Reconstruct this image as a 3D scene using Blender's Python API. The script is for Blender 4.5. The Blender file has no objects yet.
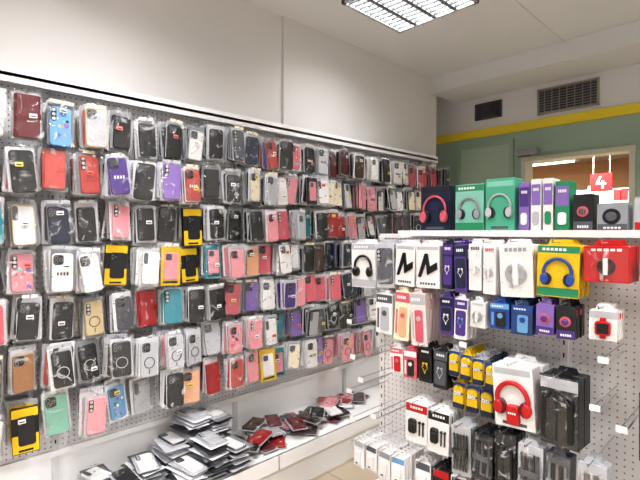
import bpy, math, random
from mathutils import Matrix, Vector
R = random.Random(11)
sc = bpy.context.scene
sc.view_settings.view_transform = 'Standard'
try: sc.view_settings.look = 'Medium High Contrast'
except Exception: pass

# ------------------------------------------------------------------ colours
def lin(h):
    h = h.lstrip('#'); o = []
    for i in (0, 2, 4):
        c = int(h[i:i+2], 16) / 255
        o.append(c/12.92 if c <= .04045 else ((c+.055)/1.055)**2.4)
    return (o[0], o[1], o[2], 1)
HX = dict(black='#0b0c0e', dark='#1b1c20', navy='#18223c', grey='#55575e', lgrey='#b3b5ba', white='#e6e4e4',
          clear='#bdbec4', maroon='#5c131c', salmon='#b9504a', pink='#dc929b', rose='#c95c6a', lav='#8468b0',
          purple='#4e3480', peach='#dca682', yellow='#dcb612', teal='#328494', mint='#85c2af', red='#9c1217',
          tan='#a0724a', beige='#c9b48c', orange='#d06e22', blue='#1c4692', lblue='#689cc8', green='#238359',
          hotred='#b81015', silver='#94969c', cream='#ece0c4', brown='#40261a', dgreen='#2c4a3e')
C = {k: lin(v) for k, v in HX.items()}

# ---------------------------------------------------------------- materials
def new_mat(name):
    m = bpy.data.materials.new(name); m.use_nodes = True
    nt = m.node_tree; return m, nt, nt.nodes, nt.links, nt.nodes['Principled BSDF']
def attr_mat(name, rough, coat=0, bump=0):
    m, nt, N, L, P = new_mat(name)
    a = N.new('ShaderNodeAttribute'); a.attribute_name = 'Col'
    nz = N.new('ShaderNodeTexNoise'); nz.inputs['Scale'].default_value = 35
    mr = N.new('ShaderNodeMapRange'); mr.inputs['To Min'].default_value = rough*.8; mr.inputs['To Max'].default_value = rough*1.25
    L.new(nz.outputs['Fac'], mr.inputs['Value']); L.new(mr.outputs['Result'], P.inputs['Roughness'])
    L.new(a.outputs['Color'], P.inputs['Base Color'])
    P.inputs['Coat Weight'].default_value = coat
    P.inputs['Coat Roughness'].default_value = .15
    return m
PAINT = attr_mat('matte_print', .6)
GLOSS = attr_mat('glossy_plastic', .38, .12)
def metal():
    m, nt, N, L, P = new_mat('zinc_wire')
    P.inputs['Base Color'].default_value = (.62, .62, .64, 1); P.inputs['Metallic'].default_value = .9
    nz = N.new('ShaderNodeTexNoise'); nz.inputs['Scale'].default_value = 60
    mr = N.new('ShaderNodeMapRange'); mr.inputs['To Min'].default_value = .25; mr.inputs['To Max'].default_value = .4
    L.new(nz.outputs['Fac'], mr.inputs['Value']); L.new(mr.outputs['Result'], P.inputs['Roughness'])
    return m
METAL = metal()
def bag():
    m, nt, N, L, P = new_mat('clear_poly_bag')
    P.inputs['Base Color'].default_value = (.9, .91, .93, 1); P.inputs['Roughness'].default_value = .2
    tc = N.new('ShaderNodeNewGeometry')
    nz = N.new('ShaderNodeTexNoise'); nz.inputs['Scale'].default_value = 14; nz.inputs['Detail'].default_value = 1.5
    nz.inputs['Distortion'].default_value = 2.2
    L.new(tc.outputs['Position'], nz.inputs['Vector'])
    bp = N.new('ShaderNodeBump'); bp.inputs['Strength'].default_value = .8; bp.inputs['Distance'].default_value = .012
    L.new(nz.outputs['Fac'], bp.inputs['Height']); L.new(bp.outputs['Normal'], P.inputs['Normal'])
    mr = N.new('ShaderNodeMapRange'); mr.inputs['From Min'].default_value = .60; mr.inputs['From Max'].default_value = .68  # noise mixes in whiter patches, painted highlights for the crinkled film
    mr.inputs['To Min'].default_value = .015; mr.inputs['To Max'].default_value = .34
    L.new(nz.outputs['Fac'], mr.inputs['Value'])
    tr = N.new('ShaderNodeBsdfTransparent'); gl = N.new('ShaderNodeBsdfGlossy'); gl.inputs['Roughness'].default_value = .12
    L.new(bp.outputs['Normal'], gl.inputs['Normal'])
    m1 = N.new('ShaderNodeMixShader'); m1.inputs['Fac'].default_value = .055
    L.new(tr.outputs[0], m1.inputs[1]); L.new(gl.outputs[0], m1.inputs[2])
    mx = N.new('ShaderNodeMixShader')
    L.new(mr.outputs['Result'], mx.inputs['Fac']); L.new(m1.outputs[0], mx.inputs[1]); L.new(P.outputs[0], mx.inputs[2])
    L.new(mx.outputs[0], N['Material Output'].inputs['Surface'])
    return m
BAG = bag()
def wallmat(name, col, scale=3, var=.03):
    m, nt, N, L, P = new_mat(name)
    g = N.new('ShaderNodeNewGeometry')
    nz = N.new('ShaderNodeTexNoise'); nz.inputs['Scale'].default_value = scale; nz.inputs['Detail'].default_value = 5
    L.new(g.outputs['Position'], nz.inputs['Vector'])
    cr = N.new('ShaderNodeValToRGB')
    c = lin(col)
    cr.color_ramp.elements[0].color = tuple(x*(1-var) for x in c[:3])+(1,)
    cr.color_ramp.elements[1].color = tuple(min(1, x*(1+var)) for x in c[:3])+(1,)
    L.new(nz.outputs['Fac'], cr.inputs[0]); L.new(cr.outputs[0], P.inputs['Base Color'])
    n2 = N.new('ShaderNodeTexNoise'); n2.inputs['Scale'].default_value = 120
    L.new(g.outputs['Position'], n2.inputs['Vector'])
    bp = N.new('ShaderNodeBump'); bp.inputs['Strength'].default_value = .1; bp.inputs['Distance'].default_value = .003
    L.new(n2.outputs['Fac'], bp.inputs['Height']); L.new(bp.outputs['Normal'], P.inputs['Normal'])
    P.inputs['Roughness'].default_value = .75
    return m
WALL = wallmat('plaster_white', '#dcdad9'); CEIL = wallmat('ceiling_paint', '#dedede')
GREEN = wallmat('green_paint', '#9cb09f'); LGREEN = wallmat('pale_green_panel', '#adbfad'); YEL = wallmat('yellow_trim_paint', '#e3cc3c')
ORG = wallmat('hall_paint', '#c39a72'); WHITE = wallmat('white_enamel', '#f0efef', 2, .02); FRAME = wallmat('door_frame_paint', '#c6c4b2')
def floor_mat():
    m, nt, N, L, P = new_mat('floor_tile')
    g = N.new('ShaderNodeNewGeometry'); br = N.new('ShaderNodeTexBrick')
    br.offset = 0; br.inputs['Scale'].default_value = 1; br.inputs['Brick Width'].default_value = .33; br.inputs['Row Height'].default_value = .33
    br.inputs['Mortar Size'].default_value = .004
    br.inputs['Color1'].default_value = lin('#ae9f8a'); br.inputs['Color2'].default_value = lin('#b7a996'); br.inputs['Mortar'].default_value = lin('#85796a')
    L.new(g.outputs['Position'], br.inputs['Vector']); L.new(br.outputs['Color'], P.inputs['Base Color'])
    P.inputs['Roughness'].default_value = .35
    return m
FLOOR = floor_mat()
def peg_mat(name, axis, col, hole, r0, r1):
    m, nt, N, L, P = new_mat(name)
    g = N.new('ShaderNodeNewGeometry'); s = N.new('ShaderNodeSeparateXYZ'); L.new(g.outputs['Position'], s.inputs[0])
    def ma(op, a, b=None):
        n = N.new('ShaderNodeMath'); n.operation = op
        for i, v in enumerate((a, b)):
            if v is None: continue
            if isinstance(v, (int, float)): n.inputs[i].default_value = v
            else: L.new(v, n.inputs[i])
        return n.outputs[0]
    def cell(o): return ma('SUBTRACT', ma('FRACT', ma('DIVIDE', ma('ADD', o, 10.0), .025)), .5)
    a = cell(s.outputs[axis]); b = cell(s.outputs[2])
    d = ma('SQRT', ma('ADD', ma('MULTIPLY', a, a), ma('MULTIPLY', b, b)))
    mr = N.new('ShaderNodeMapRange'); mr.inputs['From Min'].default_value = r0; mr.inputs['From Max'].default_value = r1
    L.new(d, mr.inputs['Value'])
    mx = N.new('ShaderNodeMix'); mx.data_type = 'RGBA'
    mx.inputs['A'].default_value = lin(hole); mx.inputs['B'].default_value = lin(col)
    L.new(mr.outputs['Result'], mx.inputs['Factor']); L.new(mx.outputs['Result'], P.inputs['Base Color'])
    bp = N.new('ShaderNodeBump'); bp.inputs['Strength'].default_value = .4; bp.inputs['Distance'].default_value = .002
    L.new(mr.outputs['Result'], bp.inputs['Height']); L.new(bp.outputs['Normal'], P.inputs['Normal'])
    P.inputs['Roughness'].default_value = .45
    return m
PEGY = peg_mat('pegboard_steel_a', 1, '#dfdee0', '#707176', .12, .17); PEGX = peg_mat('pegboard_steel_b', 0, '#eeecec', '#808085', .10, .15)
def emis(name, col, st):
    m, nt, N, L, P = new_mat(name)
    P.inputs['Base Color'].default_value = (1, 1, 1, 1)
    P.inputs['Emission Color'].default_value = col; P.inputs['Emission Strength'].default_value = st
    return m
TUBE = emis('fluorescent_tube', (1, .97, .93, 1), 6)

# ------------------------------------------------------------- mesh builder
I4 = Matrix.Identity(4)
class B:
    def __init__(s): s.v = []; s.f = []; s.c = []; s.m = []; s.sm = []; s.mats = []
    def add(s, vs, fs, col, mat, M=I4, smooth=False):
        if isinstance(col, str): col = C[col] if col in C else lin(col)
        if mat not in s.mats: s.mats.append(mat)
        mi = s.mats.index(mat); o = len(s.v)
        s.v += [tuple(M @ Vector(p)) for p in vs]
        for f in fs:
            s.f.append([i+o for i in f]); s.c.append(col); s.m.append(mi); s.sm.append(smooth)
    def box(s, lo, hi, col='white', mat=None, M=I4):
        x0, y0, z0 = lo; x1, y1, z1 = hi
        vs = [(x0,y0,z0),(x1,y0,z0),(x1,y1,z0),(x0,y1,z0),(x0,y0,z1),(x1,y0,z1),(x1,y1,z1),(x0,y1,z1)]
        s.add(vs, [(3,2,1,0),(4,5,6,7),(0,1,5,4),(1,2,6,5),(2,3,7,6),(3,0,4,7)], col, mat or PAINT, M)
    def prism(s, M, out, d0, d1, col, mat=None, bevel=0, back=True):
        n = len(out); cx = sum(p[0] for p in out)/n; cy = sum(p[1] for p in out)/n
        vs = [(p[0], p[1], d0) for p in out]
        fs = []
        if bevel:
            mxr = max(math.hypot(p[0]-cx, p[1]-cy) for p in out); k = 1-bevel/mxr*1.3
            vs += [(p[0], p[1], d1-bevel) for p in out] + [(cx+(p[0]-cx)*k, cy+(p[1]-cy)*k, d1) for p in out]
            rings = 3
        else:
            vs += [(p[0], p[1], d1) for p in out]; rings = 2
        for r in range(rings-1):
            for i in range(n):
                j = (i+1) % n; fs.append((r*n+i, r*n+j, (r+1)*n+j, (r+1)*n+i))
        fs.append([(rings-1)*n+i for i in range(n)])
        if back: fs.append([n-1-i for i in range(n)])
        s.add(vs, fs, col, mat or GLOSS, M)
    def rr(s, M, cx, cy, w, h, r, d0, d1, col, mat=None, bevel=0, seg=3):
        out = []
        for (sx, sy, a0) in ((1,-1,-90),(1,1,0),(-1,1,90),(-1,-1,180)):
            for k in range(seg+1):
                a = math.radians(a0+90*k/seg)
                out.append((cx+sx*(w/2-r)+r*math.cos(a), cy+sy*(h/2-r)+r*math.sin(a)))
        s.prism(M, out, d0, d1, col, mat, bevel)
    def disc(s, M, cx, cy, r, d0, d1, col, mat=None, n=12, ry=None, bevel=0):
        ry = ry or r
        s.prism(M, [(cx+r*math.cos(2*math.pi*i/n), cy+ry*math.sin(2*math.pi*i/n)) for i in range(n)], d0, d1, col, mat, bevel)
    def tube(s, M, pts, r, col, mat=None, n=6, closed=False):
        P = [Vector(p) for p in pts]; vs = []; fs = []; m = len(P)
        for i, p in enumerate(P):
            if closed: t = P[(i+1) % m]-P[i-1]
            else: t = P[min(i+1, m-1)]-P[max(i-1, 0)]
            t.normalize()
            up = Vector((0,0,1)) if abs(t.z) < .9 else Vector((1,0,0))
            a = t.cross(up).normalized(); b = t.cross(a)
            for k in range(n):
                an = 2*math.pi*k/n; vs.append(tuple(p+a*r*math.cos(an)+b*r*math.sin(an)))
        for i in range(m if closed else m-1):
            i2 = (i+1) % m
            for k in range(n):
                k2 = (k+1) % n; fs.append((i*n+k, i*n+k2, i2*n+k2, i2*n+k))
        if not closed: fs.append(list(range(n))); fs.append([(m-1)*n+k for k in range(n)][::-1])
        s.add(vs, fs, col, mat or GLOSS, M, True)
    def ring(s, M, cx, cy, r, t, d, col, mat=None, n=20):
        s.tube(M, [(cx+r*math.cos(2*math.pi*i/n), cy+r*math.sin(2*math.pi*i/n), d) for i in range(n)], t, col, mat, 5, True)
    def sheet(s, M, w, h, d, amp, nu=4, nv=6, mat=None, pinch=.0, edge=0):
        vs = []; fs = []
        for j in range(nv+1):
            for i in range(nu+1):
                u = i/nu-.5; v = j/nv-.5
                e = 1-pinch*max(0, v*2)**2
                bul = (1-(2*u)**2)*.7+.3
                q = R.uniform(-edge, edge) if i in (0, nu) or j in (0, nv) else 0
                vs.append((u*w*e+q, v*h+q, d*bul+R.uniform(-amp, amp)))
        for j in range(nv):
            for i in range(nu):
                a = j*(nu+1)+i; fs.append((a, a+1, a+nu+2, a+nu+1))
        s.add(vs, fs, 'white', mat or BAG, M, True)
    def make(s, name):
        lo = [min(p[i] for p in s.v) for i in range(3)]; hi = [max(p[i] for p in s.v) for i in range(3)]
        o = Vector(((lo[0]+hi[0])/2, (lo[1]+hi[1])/2, lo[2]))
        me = bpy.data.meshes.new(name); me.from_pydata([tuple(Vector(p)-o) for p in s.v], [], s.f)
        ca = me.color_attributes.new(name='Col', type='FLOAT_COLOR', domain='CORNER')
        buf = []
        for f, c in zip(s.f, s.c): buf += list(c)*len(f)
        ca.data.foreach_set('color', buf)
        for m in s.mats: me.materials.append(m)
        me.polygons.foreach_set('material_index', s.m); me.polygons.foreach_set('use_smooth', s.sm)
        me.update(); ob = bpy.data.objects.new(name, me); ob.location = o
        sc.collection.objects.link(ob); return ob

def frame(side, o, yaw=0, roll=0, pitch=0):
    if side == 'L': b = Matrix(((0,0,1),(1,0,0),(0,1,0))).to_4x4()      # w=+Y, up=Z, n=+X
    elif side == 'F': b = Matrix(((1,0,0),(0,0,-1),(0,1,0))).to_4x4()   # w=+X, up=Z, n=-Y
    else: b = I4.copy()                                                # lying flat, n=+Z
    return Matrix.Translation(o) @ b @ Matrix.Rotation(yaw,4,'Y') @ Matrix.Rotation(pitch,4,'X') @ Matrix.Rotation(roll,4,'Z')
def jit(c, a=.12):
    if isinstance(c,str): c = C[c] if c in C else lin(c)
    k = 1+R.uniform(-a, a); return tuple(min(1, x*k) for x in c[:3])+(1,)

# ------------------------------------------------------------------- shell
LX = -2.45; H = 2.97
b = B(); b.box((-2.7,-2.2,-.1),(2.2,4.42,0),mat=FLOOR); b.make('floor')
b = B(); b.box((-2.7,-2.2,H),(2.2,4.42,H+.1),mat=CEIL); b.make('ceiling')
b = B(); b.box((-2.7,-2.2,0),(LX,2.0,H),mat=WALL); b.box((-2.7,2.0,0),(LX+.02,3.93,H),mat=WALL)
b.box((-2.85,-2.2,0),(-2.7,4.42,H),mat=WALL); b.make('wall_left')
b = B(); b.box((2.2,-2.2,0),(2.3,4.42,H),mat=WALL); b.make('wall_right')
b = B(); b.box((-2.7,-2.3,0),(2.2,-2.2,H),mat=WALL); b.make('wall_front')
BY = 4.3; DX0, DX1, DZ = -1.745, -.86, 2.18
b = B()
b.box((-2.7,BY,2.47),(2.2,BY+.12,H),mat=WALL)
b.box((-2.7,BY,0),(DX0,BY+.12,2.47),mat=GREEN); b.box((DX1,BY,0),(2.2,BY+.12,2.47),mat=GREEN)
b.box((DX0,BY,DZ),(DX1,BY+.12,2.47),mat=GREEN)
b.make('wall_back')
b = B(); b.box((-2.7,BY-.02,2.43),(2.2,BY,2.51),mat=YEL); b.make('trim_1')
b = B(); b.box((-2.43,3.82,2.82),(2.2,4.3,H),mat=CEIL); b.make('ceiling_beam')
b = B(); b.box((-1.26,-2.2,H-.012),(-1.235,3.82,H),mat=CEIL); b.make('trim_2')
b = B()   # recessed pale panel with frame left of the door
b.box((-2.36,BY-.012,.1),(-1.86,BY,2.33),mat=LGREEN)
for lo, hi in (((-2.4,BY-.03,.06),(-2.36,BY,2.37)),((-1.86,BY-.03,.06),(-1.82,BY,2.37)),((-2.36,BY-.03,2.33),(-1.86,BY,2.37))):
    b.box(lo, hi, mat=GREEN)
b.make('trim_3')
b = B()
for lo, hi in (((DX0,BY-.03,0),(DX0+.04,BY+.14,DZ)),((DX1-.04,BY-.03,0),(DX1,BY+.14,DZ)),((DX0+.04,BY-.03,DZ-.04),(DX1-.04,BY+.14,DZ))):
    b.box(lo, hi, mat=FRAME)
b.make('trim_4')
b = B(); b.box((DX0-.02,BY-.09,2.19),(DX0+.16,BY-.03,2.25),'silver',GLOSS); b.box((DX0,BY-.03,2.2),(DX0+.14,BY,2.24),'silver',GLOSS)
b.tube(I4,[(DX0+.12,BY-.07,2.19),(DX0+.14,BY-.16,2.17),(DX0+.3,BY-.05,2.16)],.008,'silver',METAL); b.make('door_closer')
def vent(x0,x1,z0,z1,dark,name):
    b = B(); y = BY
    b.box((x0+.012,y-.008,z0+.012),(x1-.012,y-.002,z1-.012),'grey')
    for lo,hi in (((x0,y-.02,z0),(x1,y,z0+.015)),((x0,y-.02,z1-.015),(x1,y,z1)),((x0,y-.02,z0),(x0+.015,y,z1)),((x1-.015,y-.02,z0),(x1,y,z1))):
        b.box(lo,hi,dark)
    n = int((z1-z0)/.022)
    for i in range(1,n):
        z = z0+i*(z1-z0)/n
        b.add([(x0+.01,y-.02,z-.006),(x1-.01,y-.02,z-.006),(x1-.01,y-.006,z+.005),(x0+.01,y-.006,z+.005)],[(0,1,2,3)],dark,PAINT)
    k = int((x1-x0)/.06)
    for i in range(1,k): b.box((x0+i*(x1-x0)/k-.002,y-.022,z0),(x0+i*(x1-x0)/k+.002,y-.005,z1),dark)
    b.make(name)
vent(-2.21,-1.94,2.60,2.76,'#5a5855','air_vent'); vent(-1.61,-1.12,2.545,2.775,'#a39d94','air_vent')

# hall behind the door
b = B(); b.box((-5,4.42,-.1),(1.5,9.2,0),mat=FLOOR); b.make('floor_hall')
b = B(); b.box((-5,4.42,2.75),(1.5,9.2,2.85),mat=CEIL); b.make('ceiling_hall')
b = B(); b.box((-5,9.2,0),(1.5,9.3,2.85),mat=ORG); b.box((-5.1,4.42,0),(-5,9.2,2.85),mat=ORG); b.box((1.5,4.42,0),(1.6,9.2,2.85),mat=ORG); b.make('wall_hall')
b = B()
for (x,y) in ((-2.5,7.2),(-1.7,5.6),(-3.1,8.4)):
    b.box((x-.6,y-.12,2.69),(x+.6,y+.12,2.75),'white'); b.tube(I4,[(x-.55,y,2.68),(x+.55,y,2.68)],.02,'white',TUBE)
b.make('hall_ceiling_lamp')
b = B()
b.box((-1.78,6.48,2.0),(-1.54,6.52,2.22),'hotred',GLOSS)
b.tube(I4,[(-1.75,6.5,2.22),(-1.75,6.5,2.75)],.004,'silver',METAL); b.tube(I4,[(-1.57,6.5,2.22),(-1.57,6.5,2.75)],.004,'silver',METAL)
M = frame('F',(-1.66,6.478,2.11)); S=.075
b.prism(M,[(-S*.7,-S*.35),(S*.75,-S*.35),(S*.75,-S*.1),(-S*.4,-S*.1),(S*.1,S),(-S*.22,S),(-S*.7,-.0)],0,.004,'white',PAINT)
b.prism(M,[(S*.1,-S),(S*.42,-S),(S*.42,S*.3),(S*.1,S*.3)],0,.005,'white',PAINT)
b.make('hanging_number_sign')
b = B()
for sx in (-2.9,-1.9,-.9):
    b.box((sx-.02,7.0,0),(sx+.02,7.4,2.1),'white')
for z in (.1,.5,.9,1.3,1.6,1.88):
    b.box((-2.9,7.0,z),(-.4,7.4,z+.025),'white')
    x = -2.85
    while x < -.5:
        w = R.uniform(.06,.16); hh = R.uniform(.10,.22)
        b.box((x,7.03,z+.025),(x+w-.01,7.25,z+.025+hh),jit(C[R.choice(['red','white','yellow','lgrey','orange','hotred','cream','tan','white','white'])]))
        x += w
b.box((-2.9,7.38,0),(-.4,7.42,2.1),'white'); b.make('stocked_store_shelf')

# ------------------------------------------------------- ceiling luminaires
def lum(x,y,e):
    b = B(); s=.3; z0=H-.06
    for lo,hi in (((x-s,y-s,z0),(x-s+.02,y+s,H)),((x+s-.02,y-s,z0),(x+s,y+s,H)),((x-s,y-s,z0),(x+s,y-s+.02,H)),((x-s,y+s-.02,z0),(x+s,y+s,H))):
        b.box(lo,hi,'lgrey',GLOSS)
    for k in range(1,4):
        xx = x-s+k*.15; b.box((xx-.014,y-s,z0+.003),(xx+.014,y+s,z0+.042),'#77797d',PAINT)
    for k in range(1,12):
        yy = y-s+k*.05; b.box((x-s,yy-.005,z0+.004),(x+s,yy+.005,z0+.022),'#3c3e42',PAINT)
    o = b.make('ceiling_light_fixture')
    l = bpy.data.lights.new('lamp','AREA'); l.shape='SQUARE'; l.size=.55; l.energy=e; l.color=(1,.985,.975)
    lo = bpy.data.objects.new('fixture_lamp',l); sc.collection.objects.link(lo); lo.parent=o
    lo.location = Vector((x,y,H-.008))-o.location
for p in ((-1.66,2.38,26),(-1.4,.7,72),(-1.1,-.9,105),(.7,2.42,105),(.7,.7,108),(.7,-.9,100)): lum(*p)  # second fixture is out of view, added to light the left wall evenly
l = bpy.data.lights.new('hall_fill','AREA'); l.size=1; l.energy=230; l.color=(1,.96,.9)  # added fill without a fixture of its own, brightens the hall
lo = bpy.data.objects.new('hall_fill_light',l); sc.collection.objects.link(lo); lo.location=(-2,5.9,2.72)

# ------------------------------------------------- left wall display rack
PX = -2.40; Y0=-.5; Y1=3.8
b = B()
b.box((PX-.02,Y0,.45),(PX,Y1,2.17),mat=PEGY)
b.box((LX+.021,Y0,.25),(PX-.01,Y1,.45),mat=WHITE)
for y in (-.42,.58,1.58,2.58,3.58):
    b.box((PX-.015,y-.014,.25),(PX+.006,y+.014,2.17),'#d4d4d6')
    z=.5
    while z<2.15: b.box((PX+.006,y-.003,z),(PX+.0065,y+.003,z+.018),'dark'); z+=.05
b.box((PX-.02,Y0,.44),(PX+.012,Y1,.47),mat=WHITE)
b.box((PX-.03,Y0,2.165),(PX+.07,Y1,2.18),mat=WHITE); b.box((PX+.055,Y0,2.14),(PX+.07,Y1,2.205),mat=WHITE)
for y in (-.42,.58,1.58,2.58,3.58): b.prism(frame('F',(PX,y,2.1)),[(0,0),(.06,.05),(.06,.07),(0,.07)],-.004,.004,'lgrey',PAINT)
b.make('pegboard_wall_rack')
b = B()
b.box((LX+.021,Y0,.225),(-1.97,Y1,.25),mat=WHITE); b.box((-1.98,Y0,.17),(-1.965,Y1,.25),mat=WHITE)
b.box((LX+.021,Y0,0),(-2.0,Y1,.225),mat=WHITE)
for y in (.58,1.58,2.58,3.58): b.box((-1.966,y-.002,.17),(-1.963,y+.002,.25),'grey')
b.make('base_shelf')

# ------------------------------------------------- phone cases
def case(b, M, col, style, det=True):
    w, h = .079, .16
    if style=='wallet':
        b.rr(M,0,0,w+.004,h,.006,-.008,.008,col,GLOSS,.002)
        b.rr(M,.03,0,.03,.024,.006,.008,.0105,jit(col,.3),GLOSS)
        b.rr(M,-.034,0,.004,h*.98,.0015,.008,.009,tuple(x*.6 for x in col[:3])+(1,),GLOSS); return
    if style=='box':
        b.rr(M,0,0,.094,.18,.002,-.01,.01,'#121214',GLOSS)
        b.rr(M,0,-.052,.09,.07,.002,.01,.0106,'yellow',PAINT)
        b.rr(M,0,.07,.09,.034,.002,.01,.0106,'yellow',PAINT)
        b.rr(M,.005,-.002,.06,.115,.01,.0106,.013,'dark',GLOSS,.001)
        b.rr(M,-.01,.035,.026,.03,.006,.013,.0155,'black',GLOSS)
        for q in ((-.016,.042),(-.016,.028),(-.004,.035)): b.disc(M,q[0],q[1],.0045,.0155,.017,'grey',GLOSS,8)
        b.rr(M,0,-.078,.05,.008,.001,.0106,.0112,'black',PAINT); return
    if style=='card':
        b.rr(M,0,0,.094,.18,.002,-.006,.006,col,PAINT)
        b.rr(M,0,-.075,.07,.01,.001,.006,.0065,'dark',PAINT)
        b.rr(M,0,.0,.066,.125,.008,.006,.012,R.choice(['white','pink','lblue','dark']),GLOSS,.002)
        b.rr(M,-.014,.042,.028,.03,.006,.012,.014,'grey',GLOSS); return
    b.rr(M,0,0,w,h,.013,-.005,.005,col,GLOSS,.0025)
    if style=='clear':
        b.rr(M,0,-.002,w-.010,h-.012,.01,.005,.0056,jit(C[R.choice(['white','white','lgrey','cream'])],.1),GLOSS)
    lum_ = sum(col[:3])
    dk = 'black' if lum_>.25 else '#34353b'
    if style=='clear': dk='#55575d'
    t = R.random()
    if t<.7:
        b.rr(M,-.0165,h/2-.026,.038,.041,.010,.005,.0075,dk,GLOSS,.0008)
        for q in ((-.0255,.0095),(-.0255,-.0085),(-.0075,.0005)):
            b.disc(M,q[0],h/2-.026+q[1],.0074,.0075,.009,'#8a8c92',GLOSS,10); b.disc(M,q[0],h/2-.026+q[1],.0055,.009,.0093,'black',GLOSS,8)
    else:
        b.rr(M,-.026,h/2-.034,.02,.056,.009,.005,.0075,dk,GLOSS,.0008)
        for q in (0,-.018,-.036): b.disc(M,-.026,h/2-.016+q,.0068,.0075,.009,'lgrey' if dk=='black' else 'grey',GLOSS,10)
    if style=='ring':
        b.ring(M,0,-.015,.024,.0022,.006,'#4a4c52' if lum_>.3 else 'lgrey'); b.rr(M,0,-.056,.004,.02,.001,.005,.0065,'grey')
    if style=='print':
        for _ in range(9):
            c = R.choice(['rose','lblue','yellow','lav','white','mint','salmon','navy','green'])
            b.disc(M,R.uniform(-.026,.026),R.uniform(-.062,.03),R.uniform(.004,.011),.005,.0055+R.uniform(0,.0006),c,PAINT,7)
    if style=='logo':
        for k in range(4): b.rr(M,-.018+k*.012,-.005,.007,.014,.001,.005,.0058,'white' if lum_<.9 else 'dark',PAINT)
def pack(b, side, o, col, style, flat=False, rear=4, step=.022, hook=True):
    """hanging clear bag with phone case; o = top centre of the front bag."""
    yaw=R.gauss(0,.17); roll=R.gauss(0,.05)
    col = jit(col)
    base = Vector(o)
    n = Vector((1,0,0)) if side=='L' else Vector((0,-1,0))
    for k in range(rear,0,-1):
        p = base-n*(step*k)+Vector((0,0,-.105+R.uniform(-.016,.010)))
        if side=='L': p.y += R.uniform(-.010,.010)
        else: p.x += R.uniform(-.006,.006)
        M = frame(side,p,yaw+R.gauss(0,.11),R.gauss(0,.05))
        cc = col if R.random()<.7 else C[R.choice(['black','dark','white','pink','grey','lav','salmon','clear'])]
        b.rr(M,0,-.004,.08,.16,.012,-.006,.006,jit(cc),GLOSS,0,2)
        b.sheet(M,R.uniform(.102,.116),R.uniform(.185,.205),.008,.003,2,3,edge=.003)
        b.rr(M,0,0,R.uniform(.088,.108),R.uniform(.175,.195),.004,-.0075,-.007,R.choice(['#c5c7cc','#d8d9dd','#a0a2a7']),GLOSS,0,1)
    M = frame(side,base+Vector((0,0,-.105)),yaw,roll,R.gauss(-.03,.05))
    sc_ = R.uniform(.96,1.12)
    case(b,M@Matrix.Translation((R.uniform(-.005,.005),-.010+R.uniform(-.006,.006),0))@Matrix.Rotation(R.gauss(0,.03),4,'Z')@Matrix.Scale(sc_,4),col,style)
    if style not in('box',):
        b.sheet(M,R.uniform(.104,.12),R.uniform(.195,.21),.016,.0032,pinch=R.uniform(.02,.3),edge=.004)
        b.rr(M,0,-.003,R.uniform(.086,.106),.186,.004,-.0085,-.008,R.choice(['#cfd0d5','#e0e1e4','#b4b6bb','#85878d']),GLOSS,0,1)
        if R.random()<.4:   # folded white header strip at the bag mouth
            b.rr(M,0,.092,R.uniform(.05,.1),.014,.002,.006,.0068,R.choice(['white','lgrey','cream']),PAINT,0,1)
    if R.random()<.5:
        sx,sy = R.uniform(-.014,.02),R.uniform(-.04,.055)
        b.rr(M,sx,sy,.028,.018,.001,.0178,.0183,R.choice(['white','white','white','#e8d56a','#e07a70']),PAINT,0,1)
        b.rr(M,sx,sy-.002,.020,.005,.0005,.0183,.0186,'dark',PAINT,0,1)
    if hook:
        z=base.z-.012
        p0 = base-n*(.21 if side=='L' else .22); p1 = base+n*.02
        p0.x=max(p0.x,PX)
        b.tube(I4,[(p0.x,p0.y,z),(p1.x,p1.y,z),(p1.x+n.x*.006,p1.y+n.y*.006,z+.012)],.0022,'silver',METAL,5)

rows = {
0:[('maroon','wallet'),('lblue','print'),('beige','clear'),('black','plain'),('black','plain'),('dark','plain'),('lgrey','clear'),('dark','plain'),('grey','plain'),('navy','plain'),('salmon','logo'),('black','plain'),('rose','plain')],
1:[('black','plain'),('salmon','wallet'),('salmon','plain'),('purple','logo'),('dark','plain'),('lav','plain'),('salmon','logo'),('black','wallet'),('dark','plain'),('clear','clear'),('clear','clear'),('white','clear'),('pink','plain')],
2:[('beige','clear'),('navy','plain'),('black','plain'),('pink','plain'),('black','plain'),('black','plain'),('yellow','box'),('black','plain'),('black','plain'),('dark','plain'),('pink','plain'),('rose','plain'),('lgrey','clear')],
3:[('pink','print'),('white','logo'),('white','plain'),('yellow','box'),('white','clear'),('yellow','card'),('yellow','box'),('teal','card'),('pink','plain'),('peach','plain'),('rose','plain'),('white','clear'),('white','clear')],
4:[('black','plain'),('dark','plain'),('beige','ring'),('grey','ring'),('red','wallet'),('teal','plain'),('black','plain'),('black','wallet'),('rose','plain'),('lav','plain'),('white','clear'),('purple','logo'),('pink','plain')],
5:[('tan','plain'),('black','ring'),('black','ring'),('dark','ring'),('clear','ring'),('clear','ring'),('clear','ring'),('lgrey','clear'),('pink','print'),('pink','plain'),('white','clear'),('teal','plain'),('lav','plain')],
6:[('yellow','box'),('mint','plain'),('pink','plain'),('lblue','print'),('clear','clear'),('black','plain'),('peach','plain'),('red','wallet'),('salmon','plain'),('pink','plain'),('yellow','card'),('teal','card'),('white','clear')],
}
pal = ['black']*9+['dark']*3+['white']*5+['clear']*3+['pink']*3+['rose']*2+['salmon','red','red','lav','lav','purple','navy','teal','grey','maroon','peach','lblue','brown','cream']
b = B()
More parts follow.
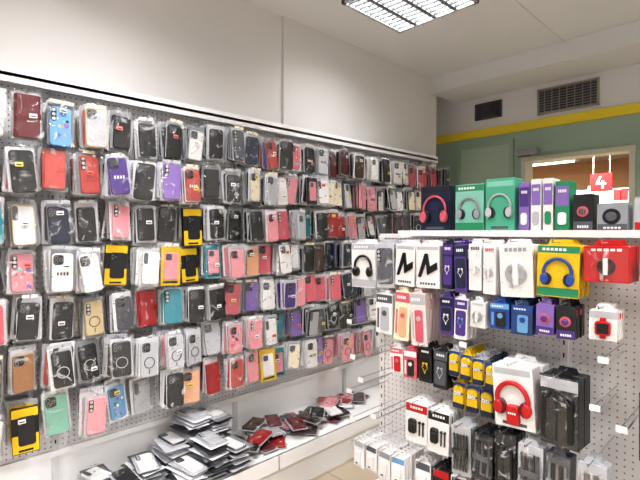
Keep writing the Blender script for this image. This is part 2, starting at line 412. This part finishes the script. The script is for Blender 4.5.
for r in range(7):
    zt = 2.085-.2155*r
    off = R.uniform(-.015,.015)
    i=-6; last=('black','plain'); y=.44-.1275*6+off
    while y<3.71:
        if 0<=i<len(rows[r]): c,s = rows[r][i]
        else:
            if R.random()<.35: c,s = last
            else:
                c = R.choice(pal); s = R.choice(['plain']*6+['clear','ring','logo','wallet','wallet','card'])
                if c in('clear','white','lgrey') and s=='plain': s='clear'
                if R.random()<.012: c,s='yellow','box'
            last=(c,s) if s!='box' else ('black','plain')
        fx = PX+.19+R.uniform(-.06,.045)
        pack(b,'L',(fx,y+R.uniform(-.008,.008),zt+R.uniform(-.016,.014)),C[c],s,rear=R.choice([3,4,5,5,6]),step=.022)
        y += .1275 if y<1.7 else .110
        i+=1
b.make('hanging_phone_cases')

# stacks of packaged cases lying on base shelf
def flatpack(b,x,y,z,rot,col,style,tilt=0):
    M = Matrix.Translation((x,y,z))@Matrix.Rotation(rot,4,'Z')@Matrix.Rotation(tilt,4,'X')
    b.rr(M,0,0,.100,.184,.004,-.006,-.0052,'#b5b7bc',GLOSS,0,1)
    case(b,M,jit(col),style); b.sheet(M,.110,.198,.010,.0015)
def stack(b,x,y,n,z0=.257,dz=.0125,pl=('black','dark','grey','clear','white','lgrey','silver','black')):
    z=z0
    for k in range(n):
        last = k==n-1
        xx,yy,rt = x+R.gauss(0,.009),y+R.gauss(0,.010),math.pi/2+R.gauss(0,.15)
        if last: flatpack(b,xx,yy,z,rt,C[R.choice(pl)],'clear' if R.random()<.5 else 'plain')
        else:
            M = Matrix.Translation((xx,yy,z))@Matrix.Rotation(rt,4,'Z')
            b.rr(M,0,0,.08,.158,.01,-.005,.004,jit(C[R.choice(pl)]),GLOSS,0,2)
            b.rr(M,0,0,.112,.2,.004,.004,.0048,R.choice(['#c0c2c8','#d9dade','#7c7e84','#e6e6ea','#4b4d53']),GLOSS,0,1)
        z+=dz
b = B()
for (x,y,n) in ((-2.25,1.08,13),(-2.07,1.09,8),(-2.25,1.20,21),(-2.07,1.21,15),(-2.25,1.33,19),(-2.07,1.34,10),(-2.2,.92,10),(-2.07,.78,11),(-2.26,.74,8),(-2.08,.62,7)):
    stack(b,x,y,n)
b.make('stacked_phone_case_packages')
b = B()
pl = ['black','maroon','white','red','dark','pink','brown','brown','salmon','lgrey','black','rose','maroon','dark']
for i in range(22):
    y = 1.52+i*.050; x = R.uniform(-2.28,-2.07)
    flatpack(b,x,y,.26+.011*(i%3),R.uniform(.4,2.7),C[pl[i%len(pl)]],R.choice(['wallet','plain','wallet','logo']),0)
for i in range(13):
    flatpack(b,R.uniform(-2.28,-2.1),1.50+i*.065,.300+.010*(i%3),R.uniform(.4,2.7),C[pl[(i*3)%len(pl)]],R.choice(['wallet','wallet','plain']),0)
b.make('loose_phone_case_packages')

# ------------------------------------------------- accessory gondola
GX0=-1.53; GX1=.30; GY=1.95; GT=1.5
b = B()
b.box((GX0,GY,.15),(GX1,GY+.02,GT-.035),mat=PEGX)
b.box((GX0,GY+.03,.15),(GX1,GY+.05,GT-.035),mat=PEGX)
for x in (GX0,-.62,GX1):
    b.box((x-.015,GY-.008,.15),(x+.015,GY+.058,GT-.035),mat=WHITE)
    z=.2
    while z<1.45: b.box((x-.003,GY-.0085,z),(x+.003,GY-.008,z+.018),'dark'); z+=.05
b.box((GX0-.015,GY-.01,GT-.035),(GX1+.015,GY+.06,GT-.013),mat=WHITE)
b.make('gondola_pegboard_stand')
b = B(); b.box((GX0-.015,GY-.38,0),(GX1+.015,GY+.4,.13),mat=WHITE); b.box((GX0-.02,GY-.385,.13),(GX1+.02,GY+.405,.15),mat=WHITE); b.make('gondola_base_shelf')
b = B()
b.box((-1.34,GY-.12,GT-.012),(GX1,GY+.2,GT),mat=WHITE); b.box((-1.34,GY-.125,GT-.022),(GX1,GY-.12,GT+.004),mat=WHITE)
b.make('gondola_top_shelf')

def headphones(b,M,cx,cy,s,col,pad='dark',d=.006,th=None):
    th = th or s*.13
    pts=[(cx+s*math.cos(a),cy+s*1.08*math.sin(a),d+th) for a in [math.radians(205-i*230/16) for i in range(17)]]
    b.tube(M,pts,th,col,GLOSS,7)
    for sg in (-1,1):
        b.disc(M,cx+sg*s*.78,cy-s*.55,s*.36,d,d+s*.28,pad,GLOSS,14,ry=s*.5,bevel=s*.06)
        b.disc(M,cx+sg*s*.92,cy-s*.55,s*.30,d+s*.1,d+s*.42,col,GLOSS,14,ry=s*.45,bevel=s*.08)
def buds(b,M,cx,cy,s,col,d=.006):
    for sg in (-1,1):
        pts=[(cx,cy-s,d+.003),(cx+sg*s*.2,cy-s*.4,d+.003),(cx+sg*s*.55,cy+.0,d+.003),(cx+sg*s*.35,cy+s*.55,d+.004)]
        b.tube(M,pts,s*.055,col,GLOSS,5)
        b.disc(M,cx+sg*s*.3,cy+s*.7,s*.2,d,d+s*.22,col,GLOSS,12,bevel=s*.05)
        b.rr(M,cx+sg*s*.38,cy+s*.4,s*.12,s*.5,s*.05,d,d+s*.12,col)
def coil(b,M,cx,cy,s,col,d=.006):
    for k in range(4): b.ring(M,cx,cy,s*(1-.13*k),s*.06,d+.004+.002*(k%2),col)
    b.rr(M,cx,cy,s*.5,s*2.1,s*.08,d+.004,d+.012,'white'); b.rr(M,cx-s*.5,cy-s*1.1,s*.25,s*.5,.002,d,d+.01,col)
def text(b,M,cx,cy,w,h,n,col,d):
    x=cx-w/2
    for k in range(n):
        ww=w/n; b.rr(M,x+ww/2,cy,ww*.72,h,.0006,d,d+.0006,col,PAINT,0,1); x+=ww
def item(name,x0,x1,z0,z1,design,base='white',acc='black',acc2='dark',n=4,dep=.02,y=1.73,tab=True,yaw=None,stand=False):
    b=B(); w=x1-x0-.004; h=z1-z0; cx=(x0+x1)/2
    yw = R.gauss(.03,.08) if yaw is None else yaw
    for k in range(n if not stand else 1,-1 if stand else 0,-1):
        if stand and k!=0: continue
        kk = 0 if stand else k-1
        yy_ = y+kk*(dep*1.12)
        if yy_+dep>GY-.012 and kk>0: continue
        M = frame('F',(cx+R.uniform(-.003,.003)*(kk>0),yy_,(z0+z1)/2),yw+R.gauss(0,.02)*(kk>0),R.gauss(0,.02)*(not stand))
        rr_=.003
        b.rr(M,0,0,w,h,rr_,-dep,0,base,GLOSS if design!='white' else PAINT,.0008,1)
        if tab: b.prism(M,[(-w*.3,h/2),(w*.3,h/2),(w*.22,h/2+.02),(-w*.22,h/2+.02)],-dep/2-.001,-dep/2+.001,base,PAINT)
        if kk>0: 
            b.rr(M,0,h*.3,w*.96,h*.2,.001,0,.0005,acc,PAINT,0,1); continue
        d=.0007
        if design=='headphones':
            b.rr(M,0,h*.42,w*.98,h*.13,.001,0,.0006,acc2,PAINT,0,1)
            b.rr(M,0,-h*.40,w*.98,h*.16,.001,0,.0006,acc2,PAINT,0,1)
            text(b,M,-w*.1,h*.42,w*.6,h*.05,6,'white',.0007)
            headphones(b,M,0,-h*.02,min(w*.33,h*.27),acc,'dark',d)
        elif design=='bigphones':
            b.rr(M,0,h*.40,w*.9,h*.1,.001,0,.0006,acc2,PAINT,0,1)
            headphones(b,M,0,-h*.03,min(w*.38,h*.33),acc,'maroon' if acc=='hotred' else 'dark',d,w*(.06 if acc=='hotred' else .035))
            b.rr(M,0,-h*.43,w*.6,h*.05,.001,0,.0006,'grey',PAINT,0,1)
            if acc=='hotred':
                b.rr(M,0,-h*.27,w*.3,h*.3,.01,.0,.02,acc,GLOSS,.003); text(b,M,0,-h*.24,w*.2,h*.03,4,'white',.0205)
        elif design=='buds':
            b.rr(M,0,h*.36,w*.96,h*.22,.001,0,.0006,acc2,PAINT,0,1); text(b,M,0,h*.38,w*.6,h*.06,4,'white',.0007)
            b.rr(M,0,-h*.1,w*.8,h*.62,.01,0,.0006,acc2,PAINT,0,3)
            buds(b,M,0,-h*.08,min(w*.4,h*.27),acc,d)
        elif design=='coil':
            text(b,M,0,h*.4,w*.7,h*.07,5,acc2,.0007); coil(b,M,0,-h*.06,min(w*.32,h*.22),acc,d); b.sheet(M,w*.95,h*.9,.022,.002)
        elif design=='circle':
            b.rr(M,0,-h*.36,w*.96,h*.24,.001,0,.0006,acc2,PAINT,0,1)
            b.disc(M,-w*.02,h*.03,min(w,h)*.3,0,.003,acc,GLOSS,20,bevel=.001); b.disc(M,-w*.02,h*.03,min(w,h)*.18,.003,.012,acc2,GLOSS,16,bevel=.003)
            text(b,M,0,-h*.38,w*.6,h*.07,5,'white',.0007)
        elif design=='shape':
            b.prism(M,[(-w*.4,-h*.25),(-w*.28,-h*.25),(-w*.05,h*.1),(w*.0,-h*.2),(w*.42,-h*.05),(w*.40,h*.1),(w*.1,-.0),(w*.02,h*.3),(-w*.1,h*.3)],0,.006,acc,GLOSS)
            b.rr(M,0,h*.42,w*.9,h*.08,.001,0,.0006,acc2,PAINT,0,1); text(b,M,0,-h*.4,w*.7,h*.05,6,'grey',.0007)
        elif design=='airbuds':
            b.rr(M,0,h*.38,w*.97,h*.2,.001,0,.0006,acc2,PAINT,0,1); text(b,M,0,h*.39,w*.6,h*.06,5,'white',.0007)
            b.rr(M,-w*.16,-h*.08,w*.36,h*.36,min(w,h)*.1,0,.014,acc,GLOSS,.004); b.rr(M,-w*.16,-.0,w*.35,h*.01,.0005,.0135,.0145,'grey')
            for q in (.16,.32):
                b.rr(M,w*q,-h*.14,w*.05,h*.3,.002,0,.006,acc); b.disc(M,w*q,h*.04,w*.06,0,.009,acc,GLOSS,10,bevel=.002)
        elif design=='cartoon':
            b.rr(M,0,h*.4,w*.97,h*.16,.001,0,.0006,'blue',PAINT,0,1)
            b.rr(M,0,-h*.02,w*.86,h*.84,w*.38,0,.014,'yellow',GLOSS,.004,5)
            b.rr(M,0,-h*.34,w*.86,h*.2,w*.08,.0,.0155,'navy',GLOSS,.002)
            b.rr(M,0,h*.12,w*.86,h*.05,.001,.0,.0152,'black')
            for q in (-.15,.15):
                b.disc(M,w*q,h*.12,w*.16,.0,.018,'lgrey',GLOSS,14); b.disc(M,w*q,h*.12,w*.12,.018,.0185,'white',GLOSS,12); b.disc(M,w*q,h*.12,w*.05,.0185,.019,'brown',GLOSS,8)
        elif design=='watch':
            b.rr(M,0,h*.36,w*.97,h*.24,.001,0,.0006,acc2,PAINT,0,1)
            b.rr(M,0,-h*.08,w*.22,h*.7,.003,0,.006,acc); b.rr(M,0,-h*.08,w*.56,h*.46,.008,.004,.014,acc,GLOSS,.002); b.rr(M,0,-h*.08,w*.42,h*.34,.004,.014,.0146,'black')
        elif design=='adapter':
            b.rr(M,0,h*.36,w*.9,h*.2,.001,0,.0006,acc2,PAINT,0,1)
            b.rr(M,0,-h*.1,w*.55,h*.5,.006,0,.016,'white',GLOSS,.003); b.rr(M,0,-h*.3,w*.2,h*.05,.001,.016,.0165,'dark')
        elif design=='pouch':
            for q in (-.22,.22): b.rr(M,w*q,-h*.08,w*.40,h*.72,w*.16,0,.02,acc,GLOSS,.006,4)
            b.rr(M,0,h*.40,w*.97,h*.16,.001,0,.0006,acc2,PAINT,0,1)
            b.tube(M,[(-w*.3,h*.2,.02),(-w*.1,h*.32,.024),(w*.15,h*.30,.024),(w*.32,h*.15,.02)],w*.05,acc,GLOSS)
            b.sheet(M,w,h,.026,.002)
        elif design=='bundle':
            for k2 in range(5):
                xx=-w*.32+k2*w*.16
                b.tube(M,[(xx,h*.35,.006),(xx+w*.05,0,.014),(xx-w*.04,-h*.38,.008)],w*.06,acc if k2%2 else acc2,GLOSS)
            b.rr(M,0,.0,w*.8,h*.12,.003,.008,.02,acc2); b.sheet(M,w,h,.026,.002)
        elif design=='case':
            case(b,M@Matrix.Scale(min(w/.09,h/.17),4),C[acc],'plain'); b.sheet(M,w,h,.016,.002)
        elif design=='panel':
            b.rr(M,0,h*.2,w*.9,h*.4,.002,0,.0006,acc,PAINT,0,1); b.rr(M,0,-h*.25,w*.6,h*.25,.01,0,.006,acc2,GLOSS,.001); text(b,M,0,h*.3,w*.6,h*.06,5,'white',.0009)
        elif design=='photo':
            b.rr(M,0,h*.38,w*.96,h*.2,.001,0,.0006,acc2,PAINT,0,1); text(b,M,-w*.1,h*.38,w*.6,h*.06,5,'white',.0007)
            b.rr(M,w*.05,-h*.12,w*.5,h*.6,w*.1,0,.004,acc,GLOSS,.001); b.disc(M,w*.05,h*.02,w*.14,.004,.008,acc2,GLOSS,12,bevel=.001)
            b.rr(M,-w*.36,-h*.12,w*.12,h*.5,.001,0,.0006,acc2,PAINT,0,1)
    if not stand:
        z=z1+.012
        b.tube(I4,[(cx,GY-.001,z),(cx,y-.05,z),(cx,y-.056,z+.012)],.0025,'silver',METAL,5)
    return b.make(name)

# Row A
item('headphone_package',-1.555,-1.405,1.22,1.44,'headphones','white','black','lgrey',3)
item('phone_case_package',-1.395,-1.295,1.23,1.44,'case','clear','grey',n=5)
item('sport_earphone_package',-1.285,-1.175,1.25,1.44,'shape','white','black','lgrey',n=4)
item('sport_earphone_package',-1.17,-1.05,1.25,1.44,'shape','white','black','lgrey',n=4)
item('wired_earphone_package',-1.04,-.985,1.255,1.45,'buds','navy','white','purple',n=5)
item('wired_earphone_package',-.98,-.925,1.245,1.445,'buds','purple','white','navy',n=5)
item('charging_cable_package',-.915,-.86,1.26,1.45,'coil','white','white','grey',n=5)
item('charging_cable_package',-.855,-.80,1.25,1.445,'coil','white','lgrey','hotred',n=5)
item('charging_cable_package',-.785,-.66,1.25,1.45,'coil','white','lgrey','silver',n=4)
item('headphone_package',-.645,-.505,1.265,1.45,'headphones','yellow','blue','green',n=3,dep=.04)
item('charging_cable_package',-.495,-.355,1.33,1.45,'coil','hotred','dark','white',n=4,dep=.025)
item('charging_cable_package',-.33,-.2,1.28,1.45,'coil','white','dark','hotred',n=4)
item('headphone_package',-.18,-.03,1.24,1.45,'headphones','white','black','teal',n=3)
# Row B
item('earbud_box',-1.40,-1.30,1.01,1.20,'photo','white','lgrey','grey',n=5)
item('power_bank_box',-1.285,-1.205,.995,1.222,'photo','cream','peach','rose',n=5)
item('power_bank_box',-1.20,-1.115,.985,1.222,'photo','#e9d6d3','rose','lgrey',n=5)
item('wired_earphone_package',-1.05,-.985,1.06,1.22,'buds','purple','white','navy',n=4)
item('wired_earphone_package',-.98,-.92,1.05,1.22,'buds','white','lblue','purple',n=4)
item('charging_cable_package',-.91,-.84,1.11,1.215,'coil','white','lgrey','lgrey',n=5)
item('memory_card_box',-.825,-.745,1.12,1.22,'photo','blue','dark','lblue',n=7)
item('memory_card_box',-.74,-.66,1.11,1.22,'photo','#2a3f6a','lblue','blue',n=7)
item('wireless_earbud_box',-.65,-.585,1.125,1.235,'circle','lav','rose','purple',n=5)
item('wireless_earbud_box',-.58,-.515,1.12,1.235,'circle','dark','rose','purple',n=5)
item('smart_watch_package',-.475,-.39,1.135,1.235,'watch','white','hotred','lgrey',n=4)
item('smart_watch_package',-.3,-.2,1.1,1.235,'watch','white','black','lgrey',n=4)
# Row C
item('speaker_box',-1.31,-1.24,.835,.955,'photo','white','hotred','rose',n=5)
item('speaker_box',-1.235,-1.165,.83,.955,'photo','rose','dark','white',n=5)
item('wired_earphone_package',-1.155,-1.085,.83,.985,'buds','dark','yellow','black',n=4)
item('wired_earphone_package',-1.08,-1.01,.82,.985,'buds','dark','lgrey','grey',n=4)
for i in range(4):
    x=-1.008+i*.054; item('cartoon_earphone_package',x,x+.052,.885-.006*i,.995-.006*i,'cartoon',['lgrey','yellow','lgrey','navy'][i],'yellow','blue',n=6,dep=.022,y=1.74)
for i in range(3):
    x=-1.0+i*.062; item('cartoon_earphone_package',x,x+.06,.745,.86,'cartoon',['yellow','lgrey','navy'][i],'yellow','blue',n=5,dep=.022,y=1.76)
item('headphone_package',-.785,-.632,.77,1.0,'bigphones','white','hotred','lgrey',n=2,dep=.07,y=1.68,yaw=0)
item('folding_headphone_package',-.615,-.485,.755,.995,'pouch','dark','black','lgrey',n=2,dep=.05,y=1.68)
item('folding_headphone_package',-.33,-.2,.77,.99,'pouch','dark','black','hotred',n=2,dep=.05)
# Row D
item('wireless_earbud_box',-1.2,-1.09,.56,.735,'airbuds','white','black','hotred',n=4,dep=.03,y=1.7)
item('wireless_earbud_box',-1.085,-.985,.55,.73,'airbuds','white','black','dark',n=4,dep=.03,y=1.7)
item('cable_bundle_package',-.97,-.885,.50,.70,'bundle','lgrey','black','dark',n=4,y=1.7)
item('cable_bundle_package',-.88,-.79,.52,.70,'bundle','dark','black','grey',n=4,y=1.7)
item('folding_headphone_package',-.785,-.70,.52,.735,'pouch','dark','black','dark',n=2,dep=.04,y=1.7)
item('cable_bundle_package',-.69,-.60,.53,.725,'bundle','clear','black','grey',n=3,y=1.68)
item('cable_bundle_package',-.595,-.51,.53,.72,'bundle','grey','dark','silver',n=3,y=1.68)
item('cable_bundle_package',-.49,-.40,.52,.73,'bundle','lgrey','silver','white',n=3,y=1.68)
item('cable_bundle_package',-.3,-.2,.5,.73,'bundle','grey','silver','dark',n=3)
# Row E
for i in range(4):
    x=-1.5+i*.078; item('charger_adapter_box',x,x+.072,.34+(i%2)*.01,.47,'adapter','white','white',['lgrey','grey','silver','lblue'][i],n=6,dep=.024,y=1.68)
for i in range(4):
    x=-1.17+i*.09; item('charger_adapter_box',x,x+.082,.31,.47,'adapter',['white','dark','white','lgrey'][i],'white',['grey','hotred','navy','grey'][i],n=4,dep=.024)
for i in range(3):
    x=-.78+i*.12; item('cable_bundle_package',x,x+.1,.27,.48,'bundle','dark','black','grey',n=3)
# empty hooks with price tags
for x,z,l in ((-1.49,1.04,.3),(-1.45,.88,.32),(-1.40,.78,.32),(-1.49,.70,.3),(-1.34,.62,.3),(-1.45,.58,.32),(-.42,1.06,.25),(-.36,.86,.28),(-.44,.90,.26),(-.9,1.03,.28)):
    b=B()
    b.tube(I4,[(x,GY-.001,z),(x,GY-l,z),(x,GY-l-.006,z+.014)],.003,'silver',METAL,5)
    b.tube(I4,[(x,GY-.001,z+.03),(x,GY-l-.01,z+.03)],.0022,'silver',METAL,5)
    b.rr(frame('F',(x,GY-l-.012,z+.02)),0,0,.032,.022,.002,0,.0012,'white',GLOSS)
    b.make('display_hook')
# Top shelf boxes
def top(name,x0,x1,h,design,base,acc,acc2,dep=.08,y=1.90,yaw=0):
    item(name,x0,x1,GT+.0005,GT+h,design,base,acc,acc2,n=0,dep=dep,y=y,tab=False,stand=True,yaw=yaw)
top('headphone_box',-1.26,-1.10,.215,'bigphones','navy','rose','dark')
top('headphone_box',-1.075,-.935,.21,'headphones','mint','silver','green')
top('headphone_box',-.93,-.80,.225,'bigphones','#4fa98a','lgrey','mint')
top('wireless_earbud_box',-.785,-.74,.20,'panel','lav','purple','white')
top('wireless_earbud_box',-.738,-.695,.21,'panel','white','lav','lgrey')
top('wireless_earbud_box',-.69,-.65,.21,'panel','white','lav','green')
top('wireless_earbud_box',-.645,-.59,.195,'panel','green','lav','white')
top('speaker_box',-.58,-.51,.14,'circle','dark','rose','grey')
top('speaker_box',-.50,-.40,.10,'circle','silver','dark','grey')
top('speaker_box',-.385,-.28,.12,'circle','lgrey','dark','hotred')
top('headphone_box',-.25,-.08,.22,'headphones','white','black','blue')

# -------------------------------------------------------------- camera/world
w = bpy.data.worlds.new('World'); sc.world=w; w.use_nodes=True
w.node_tree.nodes['Background'].inputs[0].default_value=(.8,.85,.9,1); w.node_tree.nodes['Background'].inputs[1].default_value=.4
cam = bpy.data.cameras.new('Camera'); co = bpy.data.objects.new('Camera',cam); sc.collection.objects.link(co)
co.location=(0,0,1.5); co.rotation_euler=(math.radians(88.9),0,math.radians(46)); cam.lens=25.6; cam.sensor_width=36; cam.clip_start=.02
sc.camera=co
